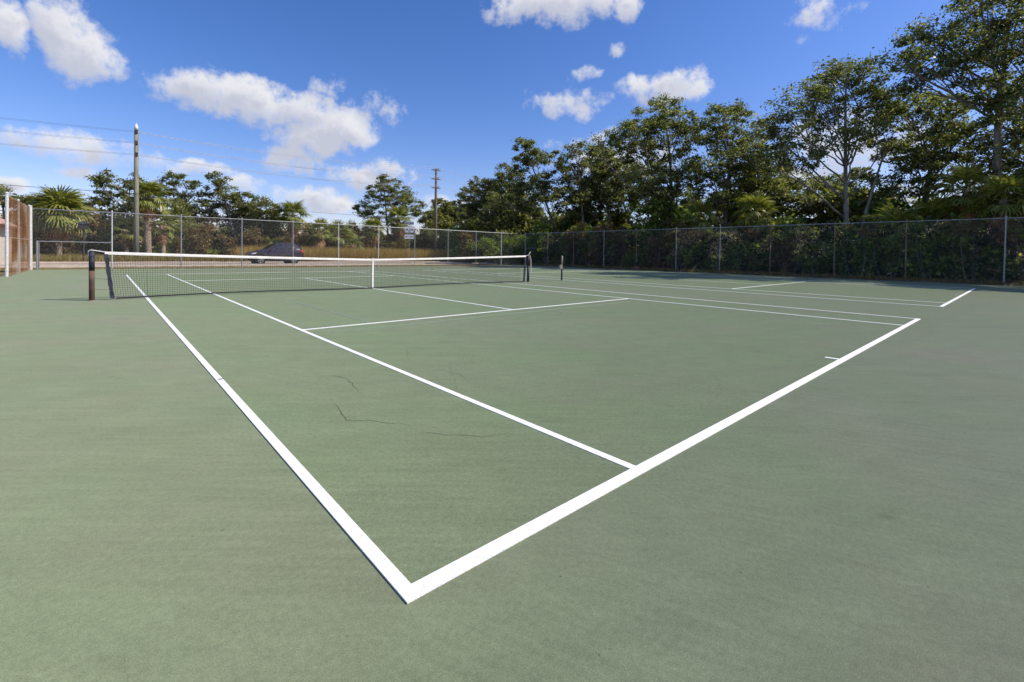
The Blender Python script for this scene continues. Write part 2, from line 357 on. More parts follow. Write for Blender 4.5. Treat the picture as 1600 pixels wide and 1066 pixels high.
def crack(pxs, w, seed):
    rng = random.Random(seed); pts = [gp(*p) for p in pxs]; out = []
    for a, b in zip(pts[:-1], pts[1:]):
        n = max(2, int((b-a).length/.05))
        for i in range(n):
            out.append(a.lerp(b, i/n)+Vector((rng.uniform(-1, 1), rng.uniform(-1, 1)))*.012)
    out.append(pts[-1]); mb = MB(); N_ = len(out)
    for i, p in enumerate(out):
        t = (out[min(i+1, N_-1)]-out[max(i-1, 0)]).normalized(); n = Vector((-t.y, t.x))
        ww = .6*w*rng.uniform(.35, 1.2)*min(1, (i+.2)/6, (N_-i-.8)/6)
        mb.v += [(p.x+n.x*ww, p.y+n.y*ww, .0048), (p.x-n.x*ww, p.y-n.y*ww, .0048)]
    for i in range(N_-1): mb.f.append((2*i, 2*i+1, 2*i+3, 2*i+2))
    mb.build('crack', M['crack_tar'], court)
crack([(470,586),(500,587),(528,589),(540,592),(552,602),(565,616)], .0042, 1)
crack([(516,626),(527,637),(537,652),(540,657),(575,658),(625,663),(655,669)], .0042, 2)
crack([(498,664),(515,660),(536,656)], .0030, 3)
crack([(632,680),(643,681),(668,677),(712,681),(760,684),(806,676)], .0034, 4)
crack([(634,545),(638,566)], .003, 5)
crack([(646,577),(690,580),(715,584),(742,604)], .0025, 6)
crack([(1085,575),(1120,590),(1128,612),(1100,640)], .002, 7)
crack([(700,560),(716,612),(745,640)], .002, 8)
crack([(470,470),(476,487)], .003, 10)

# strip of soil along the fences, pavement and road
b = MB()
ys = [-14+i*1.0 for i in range(50)]; rng = random.Random(3)
for y in ys:
    b.v += [(29.72, y, -.02+rng.uniform(0, .02)), (30.0, y, .05+rng.uniform(-.02, .03)), (31.2, y, .08+rng.uniform(-.03, .03)), (33, y, .04), (60, y, -.02)]
for i in range(len(ys)-1):
    for k in range(4): b.f.append((i*5+k, i*5+k+1, i*5+k+6, i*5+k+5))
o = b.build('soil_bank', M['dirt'], None, True); tag(o, 'brown soil bank with leaf litter beneath the trees', 'soil', kind='structure')
sheet('grass_verge', -40, 30.7, 29.7, 34.3, -.045, M['verge'], nx=40, ny=4, bumpz=.03)
pv = empty('pavement', (0, 35.1, -.09)); tag(pv, 'pale concrete pavement beside the road', 'pavement', kind='structure')
b = MB(); b.box((-1.235, -.8, 0), (1.235, .8, .12)); slab = b.mesh('slab', M['sidewalk_concrete'])
for i in range(40):
    o = link('slab', slab, pv); o.location = (-30+i*2.5, 0, .004*((i*7) % 3)); o.rotation_euler = (0, .002*((i*5) % 3-1), 0)
sheet('road', -400, 37.6, 400, 44.6, -.03, M['road_asphalt'])
for nm, y in (('kerb', 37.45), ('kerb', 44.6)):
    b = MB(); b.box((-200, y, -.09), (200, y+.16, .07)); o = b.build(nm, M['sidewalk_concrete']); tag(o, 'long pale concrete kerb edging the road', 'kerb', kind='structure')

# ------------------------------------------------------------------ chain-link fences
def chain(L, H, pitch, r, jitter=0, seed=0):
    """straight diagonal wires of a woven mesh, in local x (0..L), z (0..H)"""
    V = []; Fc = []
    n = int((L+H)/pitch)
    for sgn in (1, -1):
        for k in range(n+1):
            c = -H+k*pitch
            x0, z0, x1, z1 = c, 0.0, c+H, H
            if x0 < 0: z0 = -x0; x0 = 0
            if x1 > L: z1 = H-(x1-L); x1 = L
            if z1-z0 < .01: continue
            if sgn < 0: z0, z1 = H-z0, H-z1
            yo = .0018*sgn
            d = math.sqrt(2); nx, nz = (-(z1-z0), (x1-x0)); q = math.hypot(nx, nz); nx, nz = nx/q*r, nz/q*r
            bI = len(V)
            for (x, z) in ((x0, z0), (x1, z1)):
                V.extend([(x+nx, yo, z+nz), (x, yo+r, z), (x-nx, yo, z-nz), (x, yo-r, z)])
            for q4 in range(4): Fc.append((bI+q4, bI+(q4+1) % 4, bI+4+(q4+1) % 4, bI+4+q4))
    return np_mesh('chain_mesh', V, Fc)
def fence(name, label, start, ang, L, H, posts, z0, post_mats, r=.03, mesh_mat='wire', wire_r=.0012, rails=(), rail_mat='galvanised', skip_mesh=None, pitch=.0707):
    root = empty(name, (start[0], start[1], z0), ang); tag(root, label, 'fence', 'chain-link fences round the courts')
    cache = {}
    for i, x in enumerate(posts):
        mn = post_mats[i % len(post_mats)]; big = (i in (0, len(posts)-1))
        key = (mn, big)
        if key not in cache:
            b = MB(); rr = r*(1.35 if big else 1); hh = H+.04
            b.tube([(0, 0, -.12), (0, 0, hh)], rr, 10); b.tube([(0, 0, hh), (0, 0, hh+.03), (0, 0, hh+.055)], [rr*1.25, rr*1.15, rr*.3], 10)
            for zz in (.25, H*.5, H-.25): b.tube([(0, 0, zz), (0, 0, zz+.025)], rr*1.18, 10)
            cache[key] = b.mesh('post', M[mn], False)
        o = link('post', cache[key], root); o.location = (x, 0, 0); o.rotation_euler = (random.Random(i).uniform(-.008, .008), random.Random(i+9).uniform(-.008, .008), 0)
    b = MB(); rng = random.Random(4); n = max(2, int(L/1.5))
    b.tube([(L*i/n, 0, H-.02+rng.uniform(-.008, .008)) for i in range(n+1)], .021, 8); b.build('top_rail', M[rail_mat], root, True)
    for (xa, xb, zz) in rails:
        b = MB(); b.tube([(xa, 0, zz), (xb, 0, zz)], .021, 8); b.build('mid_rail', M[rail_mat], root)
    b = MB(); b.tube([(0, -.005, .05), (L, -.005, .05)], .003, 5); b.build('tension_wire', M['wire'], root)
    me = chain(L, H-.05, pitch, wire_r); me.materials.append(M[mesh_mat]); o = link('chain_link_mesh', me, root); o.location = (0, -.035, .03); tag(o, kind='stuff')
    return root
FY = 30.85
far_posts = [0, 3.0]+[3.0+3.02*i for i in range(1, 11)]
f1 = fence('chain_link_fence', 'long silver chain-link fence between the court and the road', (-3.35, FY), 0, 33.55, 3.05, [0]+[on_y(px, 400, FY).x+3.35 for px in (175,283,378,458,529,591,648,700,744,783)]+[33.55],
      -.02, ['pale_pipe', 'pale_pipe', 'galvanised', 'galvanised', 'galvanised'], mesh_mat='wire', rails=[(.2, 3.0, 1.42)])
b = MB(); b.tube([(.2, 0, -.1), (.2, 0, 1.46)], .03, 8); b.build('gate_stub_post', M['galvanised'], f1)
yr = [on_x(px, 420, 30.2).y for px in (855,896,943,994,1056,1124,1203,1303,1415,1569)]
f2 = fence('chain_link_fence', 'weathered chain-link fence with rust-streaked posts in front of the tall oaks', (30.2, FY), -math.pi/2, 45, 3.02, [0]+[FY-y for y in yr]+[35.0, 38.5, 42, 45], .06,
      ['galvanised', 'rusty_pipe', 'rusty_pipe', 'galvanised', 'rusty_pipe', 'galvanised', 'galvanised', 'rusty_pipe', 'rusty_pipe', 'rusty_pipe', 'galvanised'], mesh_mat='wire', rails=[(0, FY-yr[0], 1.6)], wire_r=.0011)
f3 = fence('chain_link_fence', 'rust-brown chain-link fence with pale posts beside the stucco building', (-3.42, 23.75), math.pi/2, 7.05, 3.1, [0, 3.45, 7.05], -.03, ['pale_pipe'], r=.038, mesh_mat='rusty_wire', wire_r=.0015, rail_mat='pale_pipe', rails=[(0, 7.05, 1.5)])
# low gate leaf swung open beyond the corner
gt = empty('low_gate', (-3.18, 30.98, -.03), math.pi/2); tag(gt, 'low grey gate leaf swung open at the fence corner', 'gate')
b = MB(); 
for x in (0, 1.1): b.tube([(x, 0, .05), (x, 0, 1.42)], .024, 8)
for z in (.08, 1.4): b.tube([(0, 0, z), (1.1, 0, z)], .02, 8)
b.build('frame', M['galvanised'], gt)
me = chain(1.08, 1.3, .05, .003); me.materials.append(M['wire']); o = link('chain_link_mesh', me, gt); o.location = (.01, 0, .09); tag(o, kind='stuff')

# ------------------------------------------------------------------ tennis net and posts
def net_post(loc, mat_low, mat_top, label, lean=(0, 0), winder=None, strap=False):
    root = empty('net_post', loc); tag(root, label, 'net post', 'net posts on the courts')
    b = MB(); lx, ly = lean
    b.tube([(0, 0, -.05), (lx*.6, ly*.6, .64)], .049, 14); b.build('post', M[mat_low], root, True)
    b = MB(); b.tube([(lx*.6, ly*.6, .641), (lx, ly, 1.055)], .0495, 14); b.tube([(lx, ly, 1.056), (lx, ly, 1.075)], [.053, .03], 14); b.build('post_top', M[mat_top], root, True)
    b = MB(); b.tube([(0, 0, 0.0), (0, 0, .012)], .075, 14); b.build('ground_sleeve', M['cast_metal'], root)
    if winder == 'box':
        b = MB(); b.box((-.17, -.05, .50), (-.03, .05, .68)); b.tube([(-.17, 0, .6), (-.26, 0, .6)], .015, 8); b.tube([(-.26, 0, .6), (-.26, 0, .50)], .012, 8); b.build('winder', M['cast_metal'], root)
    elif winder == 'crank':
        b = MB(); b.box((.045, -.035, .74), (.11, .035, .90)); b.tube([(.11, 0, .82), (.19, 0, .82)], .014, 8); b.tube([(.19, 0, .82), (.19, 0, .62)], .011, 8); b.build('winder', M['post_black'], root)
    if strap:
        b = MB(); b.tube([(.03, .02, 1.08), (.10, .01, 1.18), (.13, .02, 1.21)], .012, 6); b.tube([(.05, -.03, 1.06), (.11, -.03, .9), (.13, -.03, .42)], .014, 6); b.build('loose_strap', M['net_band'], root)
    return root
NY = 11.885
net_post((-.91, NY, 0), 'post_rust', 'band_navy', 'rust-brown net post with dark wrapped top at the net end')
bpy.data.objects['net_post']['label'] = 'rust-brown net post with dark wrapped top holding the net cable'
net_post((12.13, NY, 0), 'post_black', 'post_black', 'black net post with a loose pale strap at the net end', strap=True)
net_post((14.15, NY, 0), 'post_black', 'cast_metal', 'net post without a net, pale upper half and winder box', lean=(.01, 0), winder='box')
bpy.data.objects['net_post.002'].scale = (.72, .72, 1.0)
XL, XR = -.70, 11.98
def ztop(x):
    t = abs(x-5.485)/(5.485+.9); return .914+(1.06-.914)*(t**1.25)
net = empty('tennis_net', (5.485, NY, 0)); tag(net, 'black tennis net with white headband and centre strap', 'net')
def loc(x, y, z): return (x-5.485, y-NY, z)
def zbot(x): return .035+.02*math.sin(x*.9)
def xs_edge(x, z):  # ends of the net pull inwards towards the ground
    k = 1-z/1.0
    if x < 0: return x+max(0, .11*k)*max(0, 1-(x-XL)/1.2)
    if x > 11: return x-max(0, .05*k)*max(0, 1-(XR-x)/1.2)
    return x
b = MB(); step = .046; n = int((XR-XL)/step); rng = random.Random(2)
for i in range(n+1):
    x = XL+i*step; zt = ztop(x)-.03; zb = zbot(x)
    b.tube([loc(xs_edge(x, zb), NY+.004*math.sin(x*3), zb), loc(xs_edge(x, (zt+zb)/2), NY+.015*math.sin(x*1.3), (zt+zb)/2), loc(xs_edge(x, zt), NY, zt)], .0023, 4, False)
K = 22
for j in range(K):
    f = j/(K-1); pts = []
    for i in range(0, n+1, 6):
        x = XL+i*step; zt = ztop(x)-.03; zb = zbot(x); z = zb+(zt-zb)*f; pts.append(loc(xs_edge(x, z), NY+.015*math.sin(x*1.3)*math.sin(f*math.pi), z))
    b.tube(pts, .0023, 4, False)
o = b.build('netting', M['net_black'], net); tag(o, kind='stuff')
def band(x0, x1, h, d, mat, name, top=True, n=60):
    b = MB()
    for i in range(n+1):
        x = x0+(x1-x0)*i/n; z1 = ztop(x) if top else zbot(x)+.02; z0 = z1-h
        x_ = xs_edge(x, z1)
        b.v += [loc(x_, NY-d, z0), loc(x_, NY-d*1.1, z0+h*.5), loc(x_, NY-d*.5, z1), loc(x_, NY+d*.5, z1), loc(x_, NY+d*1.1, z0+h*.5), loc(x_, NY+d, z0)]
    for i in range(n):
        for k in range(6): b.f.append((i*6+k, i*6+(k+1) % 6, i*6+6+(k+1) % 6, i*6+6+k))
    b.f += [tuple(range(6)), tuple(n*6+k for k in range(6))]
    return b.build(name, M[mat], net)
band(XL-.0, XR, .062, .012, 'net_band', 'headband'); band(XL+.1, XR-.05, .03, .008, 'net_black', 'bottom_band', False)
for (xe, sg) in ((XL, 1), (XR, -1)):
    b = MB(); rng = random.Random(7)
    for i in range(13):
        z = .03+(1.0-.03)*i/12; x = xs_edge(xe, z)+sg*.02
        wv = .036*(1+.15*math.sin(i*1.9)); b.v += [loc(x-wv, NY-.02, z), loc(x+wv, NY-.02, z), loc(x+wv, NY+.02, z), loc(x-wv, NY+.02, z)]
    for i in range(12):
        for k in range(4): b.f.append((i*4+k, i*4+(k+1) % 4, i*4+4+(k+1) % 4, i*4+4+k))
    b.f += [(0, 1, 2, 3), (48, 49, 50, 51)]
    b.build('side_band', M['band_navy'], net)
b = MB(); b.tube([loc(-.96, NY, .95), loc(-.965, NY, 1.06), loc(-.92, NY, 1.085), loc(-.8, NY, 1.065), loc(XL, NY, 1.045)], .009, 6)
b.build('cable', M['net_band'], net)
b = MB(); b.tube([loc(XR, NY, 1.04), loc(12.13, NY, 1.08)], .009, 6); b.build('cable', M['net_band'], net)
for zz in (.22, .45, .70):
    b = MB(); b.tube([loc(-.86, NY-.02, zz+.02), loc(XL+.08, NY, zz)], .003, 5); b.build('lacing_cord', M['net_black'], net)
b = MB(); b.box(loc(5.485-.026, NY-.022, .03), loc(5.485+.026, NY-.016, .925)); b.box(loc(5.485-.026, NY+.016, .03), loc(5.485+.026, NY+.022, .925)); b.box(loc(5.485-.026, NY-.022, .9252), loc(5.485+.026, NY+.022, .932))
b.build('centre_strap', M['net_band'], net)
b = MB(); b.tube([loc(5.485, NY, .0), loc(5.485, NY, .035)], .04, 10); b.build('anchor', M['post_black'], net)

# small things lying about
rng = random.Random(12)
leaf_me = None
lb = MB(); lb.add([(-.035, 0, .006), (0, -.018, .001), (.04, 0, .008), (0, .018, .003), (.062, .004, .012), (.04, .003, .011)], [(0, 1, 2, 3), (2, 1, 0, 3), (2, 4, 5)])
leaf_me = lb.mesh('fallen_leaf', M['dead_leaf'])
for i, (px, py) in enumerate([(345, 594), (806, 472), (803, 473), (877, 490), (888, 492), (1232, 464), (1500, 478), (1517, 479), (1532, 478)]):
    p = gp(px, py); o = link('fallen_leaf', leaf_me); o.location = (p.x, p.y, .008); o.rotation_euler = (0, 0, rng.uniform(0, 6)); s_ = rng.uniform(.5, .85); o.scale = (s_, s_, s_)
    tag(o, 'dry brown leaf lying on the line at the court edge' if i == 0 else 'small dry brown leaf lying on the green court', 'leaf', 'fallen leaves on the court')
p = on_x(995, 416, 30.0); b = MB(); b.box((-.11, -.2, 0), (.11, .2, .22)); me = b.mesh('brick_block', M['brick_red'])
bm = bmesh.new(); bm.from_mesh(me); bmesh.ops.bevel(bm, geom=bm.edges[:], offset=.015, segments=2, affect='EDGES'); bm.to_mesh(me); bm.free()
o = link('brick_block', me); o.location = (30.02, p.y, .04); o.rotation_euler = (0, 0, .25); tag(o, 'reddish masonry block at the foot of a fence post', 'block')

# ------------------------------------------------------------------ poles and wires
PY = 47.0
def wood_pole(px, h, r, label, mat, arms, cap):
    x = on_y(px, 400, PY).x; root = empty('utility_pole', (x, PY, -.1)); tag(root, label, 'utility pole', 'utility poles along the road')
    b = MB(); b.tube([(0, 0, -.3), (.0, 0, h*.5), (0, 0, h)], [r, r*.86, r*.72], 12); b.build('pole', M[mat], root, True)
    if cap:
        b = MB(); b.tube([(0, 0, h+.002), (0, 0, h+.22), (0, 0, h+.5)], [r*.74, r*.6, .01], 12); b.build('cap', M['white_cap'], root, True)
    for z in arms:
        for sg in (-1, 1):
            b = MB(); b.tube([(0, sg*r*.6, z), (0, sg*.55, z+.06)], .035, 6)
            b.tube([(0, sg*.5, z+.05), (0, sg*.52, z+.25)], [.06, .045], 8); o = b.build('insulator', M['insulator'], root, True)
    return root, x
z1 = [10.75, 9.85, 8.9]; z2 = [11.35, 10.25, 9.15]
p1, x1 = wood_pole(213, 10.95, .20, 'thick greenish wooden utility pole with a pointed white cap', 'pole_wood', [], True)
for z in z1:
    b = MB(); b.box((-.09, -.24, z-.14), (.09, -.12, z+.14)); b.build('bracket', M['dark_steel'], p1)
p2, x2 = wood_pole(680, 11.55, .19, 'slender dark utility pole with three pairs of insulators', 'pole_dark', z2, False)
for z in z2:
    b = MB(); b.box((-.62, -.06, z-.05), (.62, .06, z+.05)); b.build('crossarm', M['pole_dark'], p2)
def wire(pa, pb, sag, r, mat, label, group='overhead power lines'):
    pa, pb = Vector(pa), Vector(pb); b = MB(); n = 28; L = (pb-pa)
    b.tube([L*(i/n)-Vector((0, 0, sag*4*(i/n)*(1-i/n))) for i in range(n+1)], r, 5, False)
    o = b.build('power_line', M[mat]); o.location = pa; tag(o, label, 'cable', group)
names = ['topmost', 'middle', 'lowest']
for k in range(3):
    for sg, sd in ((-1, 'road side'), (1, 'tree side')):
        y = PY+sg*.55 if True else PY
        wire((x1, PY+sg*.22, z1[k]-.1), (x2+sg*.5, y, z2[k]+.18), .55, .016, 'cable_alu', '%s pale power line, %s, strung between the utility poles' % (names[k], sd))
        wire((x2+sg*.5, y, z2[k]+.18), (x2+34, PY+sg*.55, z2[k]-.4), .9, .013, 'cable_alu', '%s pale power line, %s, from slender pole into the oaks' % (names[k], sd))
        wire((x1-42, PY+sg*.3, z1[k]+.3), (x1, PY+sg*.22, z1[k]-.1), .8, .006, 'cable_black', '%s dark power line, %s, from capped pole over the stucco building' % (names[k], sd))
wire((x1-42, PY-.3, 6.1), (x1, PY-.22, 5.6), .35, .017, 'cable_black', 'thick black telephone cable below the power lines, over the stucco building')
wire((x1, PY-.22, 5.6), (x2, PY-.22, 5.3), .4, .012, 'cable_black', 'thick black telephone cable strung between the two utility poles')
wire((x1-42, PY-.3, 5.4), (x1, PY-.22, 4.95), .35, .010, 'cable_black', 'thin lower telephone cable over the stucco building')

# ------------------------------------------------------------------ road sign, lantern post, building, car
px_ = on_y(639, 400, 37.0)
sg = empty('road_sign', (px_.x, 37.0, 0), math.radians(-28)); sg.scale = (.76, 1, 1); tag(sg, 'blue-grey route sign assembly with paired shields on a thin post', 'road sign')
b = MB(); b.tube([(0, .03, -.1), (0, .03, 4.05)], .03, 8); b.build('post', M['galvanised'], sg)
for sx in (-.29, .29):
    b = MB(); b.box((sx-.27, -.012, 3.68), (sx+.27, 0, 3.98)); o = b.build('direction_plate', M['sign_grey'], sg)
    b = MB(); b.box((sx-.2, -.016, 3.80), (sx+.2, -.0125, 3.86)); b.build('legend', M['sign_dark'], o)
    b = MB(); b.box((sx-.28, -.012, 2.92), (sx+.28, 0, 3.52)); o = b.build('route_plate', M['sign_grey'], sg)
    bs = MB(); pts = [(-.22, .2), (-.12, .25), (0, .21), (.12, .25), (.22, .2), (.24, 0), (.17, -.17), (0, -.26), (-.17, -.17), (-.24, 0)]
    bs.add([(sx+a, -.017, 3.22+c) for a, c in pts]+[(sx+a, -.0125, 3.22+c) for a, c in pts], [tuple(reversed(range(10)))]+[(i, (i+1) % 10, 10+(i+1) % 10, 10+i) for i in range(10)]); sh_ = bs.build('shield', M['sign_white'], o)
    b = MB(); b.box((sx-.13, -.021, 3.12), (sx-.03, -.0172, 3.33)); b.box((sx+.03, -.021, 3.12), (sx+.13, -.0172, 3.33)); b.build('numeral', M['sign_dark'], o)
    b = MB(); b.box((sx-.27, -.012, 2.36), (sx+.27, 0, 2.76)); o = b.build('arrow_plate', M['sign_white'], sg)
    b = MB(); b.add([(sx-.2, -.017, 2.56), (sx-.06, -.017, 2.47), (sx-.06, -.017, 2.53), (sx+.2, -.017, 2.53), (sx+.2, -.017, 2.59), (sx-.06, -.017, 2.59), (sx-.06, -.017, 2.65)], [(0, 1, 2, 5, 6), (2, 3, 4, 5)]); b.build('arrow', M['sign_dark'], o)
b = MB(); b.box((-.5, .0005, 3.82), (.5, .012, 3.87)); b.box((-.5, .0005, 3.2), (.5, .012, 3.25)); b.box((-.5, .0005, 2.54), (.5, .012, 2.59)); b.build('bracket', M['galvanised'], sg)

lp = on_y(131, 400, 45.6); lt = empty('lantern_post', (lp.x, 45.6, -.05)); tag(lt, 'dark box-topped post in the dry grass across the road', 'post')
b = MB(); b.tube([(0, 0, -.1), (0, 0, 2.55)], .06, 8); b.build('post', M['dark_steel'], lt)
b = MB(); b.add([(-.24, -.2, 2.551), (.24, -.2, 2.551), (.24, .2, 2.551), (-.24, .2, 2.551), (-.34, -.28, 2.95), (.34, -.28, 2.95), (.34, .28, 2.95), (-.34, .28, 2.95)], [(0, 3, 2, 1), (0, 1, 5, 4), (1, 2, 6, 5), (2, 3, 7, 6), (3, 0, 4, 7), (4, 5, 6, 7)]); b.build('box', M['dark_steel'], lt)
b = MB(); b.add([(-.4, -.34, 2.952), (.4, -.34, 2.952), (.4, .34, 2.952), (-.4, .34, 2.952), (0, 0, 3.2)], [(0, 3, 2, 1), (0, 1, 4), (1, 2, 4), (2, 3, 4), (3, 0, 4)]); b.build('lid', M['dark_steel'], lt)

def building():
    root = empty('stucco_building', (-9.6, 41, -.08)); tag(root, 'beige stucco building with pink tiled roof behind the rusty fence', 'building')
    b = MB(); b.box((-4.2, -3.5, 0), (4.2, 3.5, 2.45)); b.build('wall', M['stucco'], root)
    b = MB(); e = .5; z = 2.46
    b.add([(-4.2-e, -3.5-e, z), (4.2+e, -3.5-e, z), (4.2+e, 3.5+e, z), (-4.2-e, 3.5+e, z), (-1.8, 0, 4.5), (1.8, 0, 4.5)], [(0, 3, 2, 1), (0, 1, 5, 4), (1, 2, 5), (2, 3, 4, 5), (3, 0, 4)]); rf = b.build('roof', M['roof_tile'], root)
    for k in range(9):
        t = k/9; b = MB(); y = -3.5-e+t*(3.5+e); zz = z+t*2.04; hx = 4.7-(4.7-1.8)*t
        b.tube([(-hx, y, zz+.03), (hx, y, zz+.03)], .05, 6); b.build('tile_course', M['roof_tile'], rf)
    for x in (-2.2, 1.6):
        b = MB(); b.box((x-.6, -3.54, .9), (x+.6, -3.503, 2.0)); w = b.build('window', M['pale_pipe'], root)
        b = MB(); b.box((x-.54, -3.552, .96), (x-.02, -3.5405, 1.94)); b.box((x+.02, -3.552, .96), (x+.54, -3.5405, 1.94)); b.build('pane', M['window_dark'], w)
    b = MB(); b.box((3.0, -3.54, .02), (3.9, -3.503, 2.1)); b.build('door', M['pole_dark'], root)
building()

def car():
    c = on_y(429.5, 405, 39.9); root = empty('parked_car', (c.x, 39.9, -.03), 0); root.scale = (.97, 1, 1.17); tag(root, 'dark maroon compact hatchback on the road behind the fence', 'car')
    S = [(-2.12, .34, .56, .64, .62, .55), (-2.05, .26, .60, .76, .74, .66), (-1.75, .22, .68, .86, .83, .74), (-1.25, .20, .80, .965, .87, .78), (-.85, .20, .90, 1.03, .88, .78), (-.35, .20, .93, 1.30, .885, .70), (.0, .20, .95, 1.46, .885, .66),
         (.45, .20, .97, 1.53, .885, .65), (1.0, .20, .99, 1.525, .88, .65), (1.45, .21, 1.02, 1.47, .87, .63), (1.80, .24, 1.03, 1.32, .85, .61), (2.02, .30, 1.00, 1.10, .82, .64), (2.12, .38, .90, .95, .76, .62)]
    b = MB(); n = 8
    for (x, zb, zl, zt, w, wr) in S:
        half = [(0, zb), (w*.86, zb), (w, zb+.16), (w*1.005, (zb+zl)/2+.08), (w*.975, zl), (wr, zt-.035), (wr*.86, zt), (0, zt+.018)]
        ring = [(x, -y, z) for y, z in half]+[(x, y, z) for y, z in reversed(half[1:-1])]
        b.v += ring
    m_ = 14
    for i in range(len(S)-1):
        for k in range(m_): b.f.append((i*m_+k, i*m_+(k+1) % m_, (i+1)*m_+(k+1) % m_, (i+1)*m_+k))
    b.f += [tuple(range(m_)), tuple((len(S)-1)*m_+k for k in reversed(range(m_)))]
    body = b.build('body', M['car_paint'], root, True)
    def side(i0, t0, i1, t1, k):   # interpolated pillar points on the glasshouse side
        pass
    def gh(x, t):  # point on glasshouse at station x, fraction t from belt to roof
        for a, bb in zip(S[:-1], S[1:]):
            if a[0] <= x <= bb[0]:
                q = (x-a[0])/(bb[0]-a[0]); l = [a[i]+(bb[i]-a[i])*q for i in range(6)]; break
        y = l[4]*.975+(l[5]-l[4]*.975)*t; z = l[2]+(l[3]-.035-l[2])*t
        return y, z
    for sgn in (-1, 1):
        for poly in ([(-.62, .10), (.42, .10), (.42, .86), (.08, .86), (-.22, .74)], [(.50, .10), (1.22, .10), (1.22, .84), (.50, .86)], [(1.30, .12), (1.70, .30), (1.48, .80), (1.30, .84)]):
            b = MB(); vs = []
            for x, t in poly:
                y, z = gh(x, t); vs.append((x, sgn*(y+.012), z+.004))
            b.add(vs, [tuple(range(len(vs))) if sgn < 0 else tuple(reversed(range(len(vs))))]); b.build('side_window', M['car_glass'], root)
        b = MB(); b.tube([(-.62, sgn*.88, .98), (-.60, sgn*1.02, 1.0)], [.03, .075], 8); b.tube([(-.60, sgn*1.0, 1.0), (-.52, sgn*1.0, 1.0)], [.085, .06], 8); b.build('mirror', M['car_paint'], root, True)
        for x0 in (.30, 1.12):
            b = MB(); b.box((x0-.09, sgn*.885-.015, .845), (x0+.09, sgn*.885+.015, .875)); b.build('door_handle', M['car_paint'], root)
        b = MB(); b.add([(-2.09, sgn*.60, .62), (-1.72, sgn*.845, .72), (-1.55, sgn*.85, .80), (-1.95, sgn*.74, .77)], [(0, 1, 2, 3)]); b.v = [(x-.01, y+sgn*.02, z) for x, y, z in b.v]; b.build('headlight', M['lamp_clear'], root)
        b = MB(); b.add([(1.86, sgn*.86, .86), (2.10, sgn*.77, .84), (2.08, sgn*.76, 1.0), (1.82, sgn*.845, 1.02)], [(0, 1, 2, 3)]); b.v = [(x+.015, y+sgn*.022, z) for x, y, z in b.v]; b.build('taillight', M['lamp_red'], root)
        for wx in (-1.32, 1.28):
            b = MB(); b.tube([(wx, sgn*.70, .36), (wx, sgn*.895, .36)], .40, 20); b.build('wheel_arch', M['car_trim'], root)
            w = empty('wheel', (wx, sgn*.83, .325)); w.parent = root
            b = MB(); R0 = .32
            b.tube([(0, -sgn*.09, 0), (0, -sgn*.07, 0), (0, sgn*.07, 0), (0, sgn*.09, 0)], [R0-.02, R0, R0, R0-.03], 24); b.build('tyre', M['rubber'], w, True)
            b = MB(); b.tube([(0, sgn*.088, 0), (0, sgn*.094, 0)], [.225, .215], 24)
            b.build('rim_disc', M['car_trim'], w)
            b = MB()
            for q in range(7):
                a = 2*math.pi*q/7; b.tube([(math.cos(a)*.03, sgn*.1, math.sin(a)*.03), (math.cos(a)*.215, sgn*.1, math.sin(a)*.215)], [.03, .022], 5)
            b.tube([(math.cos(2*math.pi*q/20)*.215, sgn*.1, math.sin(2*math.pi*q/20)*.215) for q in range(21)], .014, 5, False)
            b.build('rim', M['rim_alloy'], w)
    b = MB(); vs = []
    for (x, y, z) in ((-.78, -.66, 1.062), (-.78, .66, 1.062), (-.08, .56, 1.455), (-.08, -.56, 1.455)): vs.append((x-.02, y, z+.02))
    b.add(vs, [(0, 1, 2, 3)]); b.build('windscreen', M['car_glass'], root)
    b = MB(); b.add([(1.58, -.52, 1.435), (1.58, .52, 1.435), (2.0, .56, 1.145), (2.0, -.56, 1.145)], [(0, 1, 2, 3)]); b.v = [(x+.025, y, z+.025) for x, y, z in b.v]; b.build('rear_window', M['car_glass'], root)
    b = MB(); b.box((-2.135, -.5, .38), (-2.10, .5, .52)); b.build('grille', M['car_trim'], root)
    b = MB(); b.box((-1.0, -.905, .21), (.95, -.885, .30)); b.build('sill', M['car_trim'], root)
    b = MB(); b.box((1.26, -.70, 1.50), (1.34, .70, 1.535)); b.build('roof_spoiler', M['car_paint'], root)
car()

# ------------------------------------------------------------------ vegetation
def leaves(name, C, size, rng, mat, up=.35, asp=.55):
    N_ = len(C); C = np.asarray(C, np.float64)
    n = rng.normal(size=(N_, 3)); n[:, 2] = np.abs(n[:, 2])+up; n /= np.linalg.norm(n, axis=1)[:, None]
    t = rng.normal(size=(N_, 3)); t -= n*np.sum(t*n, axis=1)[:, None]; t /= np.linalg.norm(t, axis=1)[:, None]
    b = np.cross(n, t); L = (size*np.clip(rng.lognormal(-.12, .38, N_), .4, 2.0))[:, None]*.5; W = L*asp*rng.uniform(.8, 1.2, N_)[:, None]
    V = np.empty((N_, 4, 3)); V[:, 0] = C-t*L; V[:, 1] = C-b*W+n*L*.12; V[:, 2] = C+t*L; V[:, 3] = C+b*W+n*L*.12
    return np_mesh(name, V.reshape(-1, 3), np.arange(N_*4).reshape(-1, 4), mat)
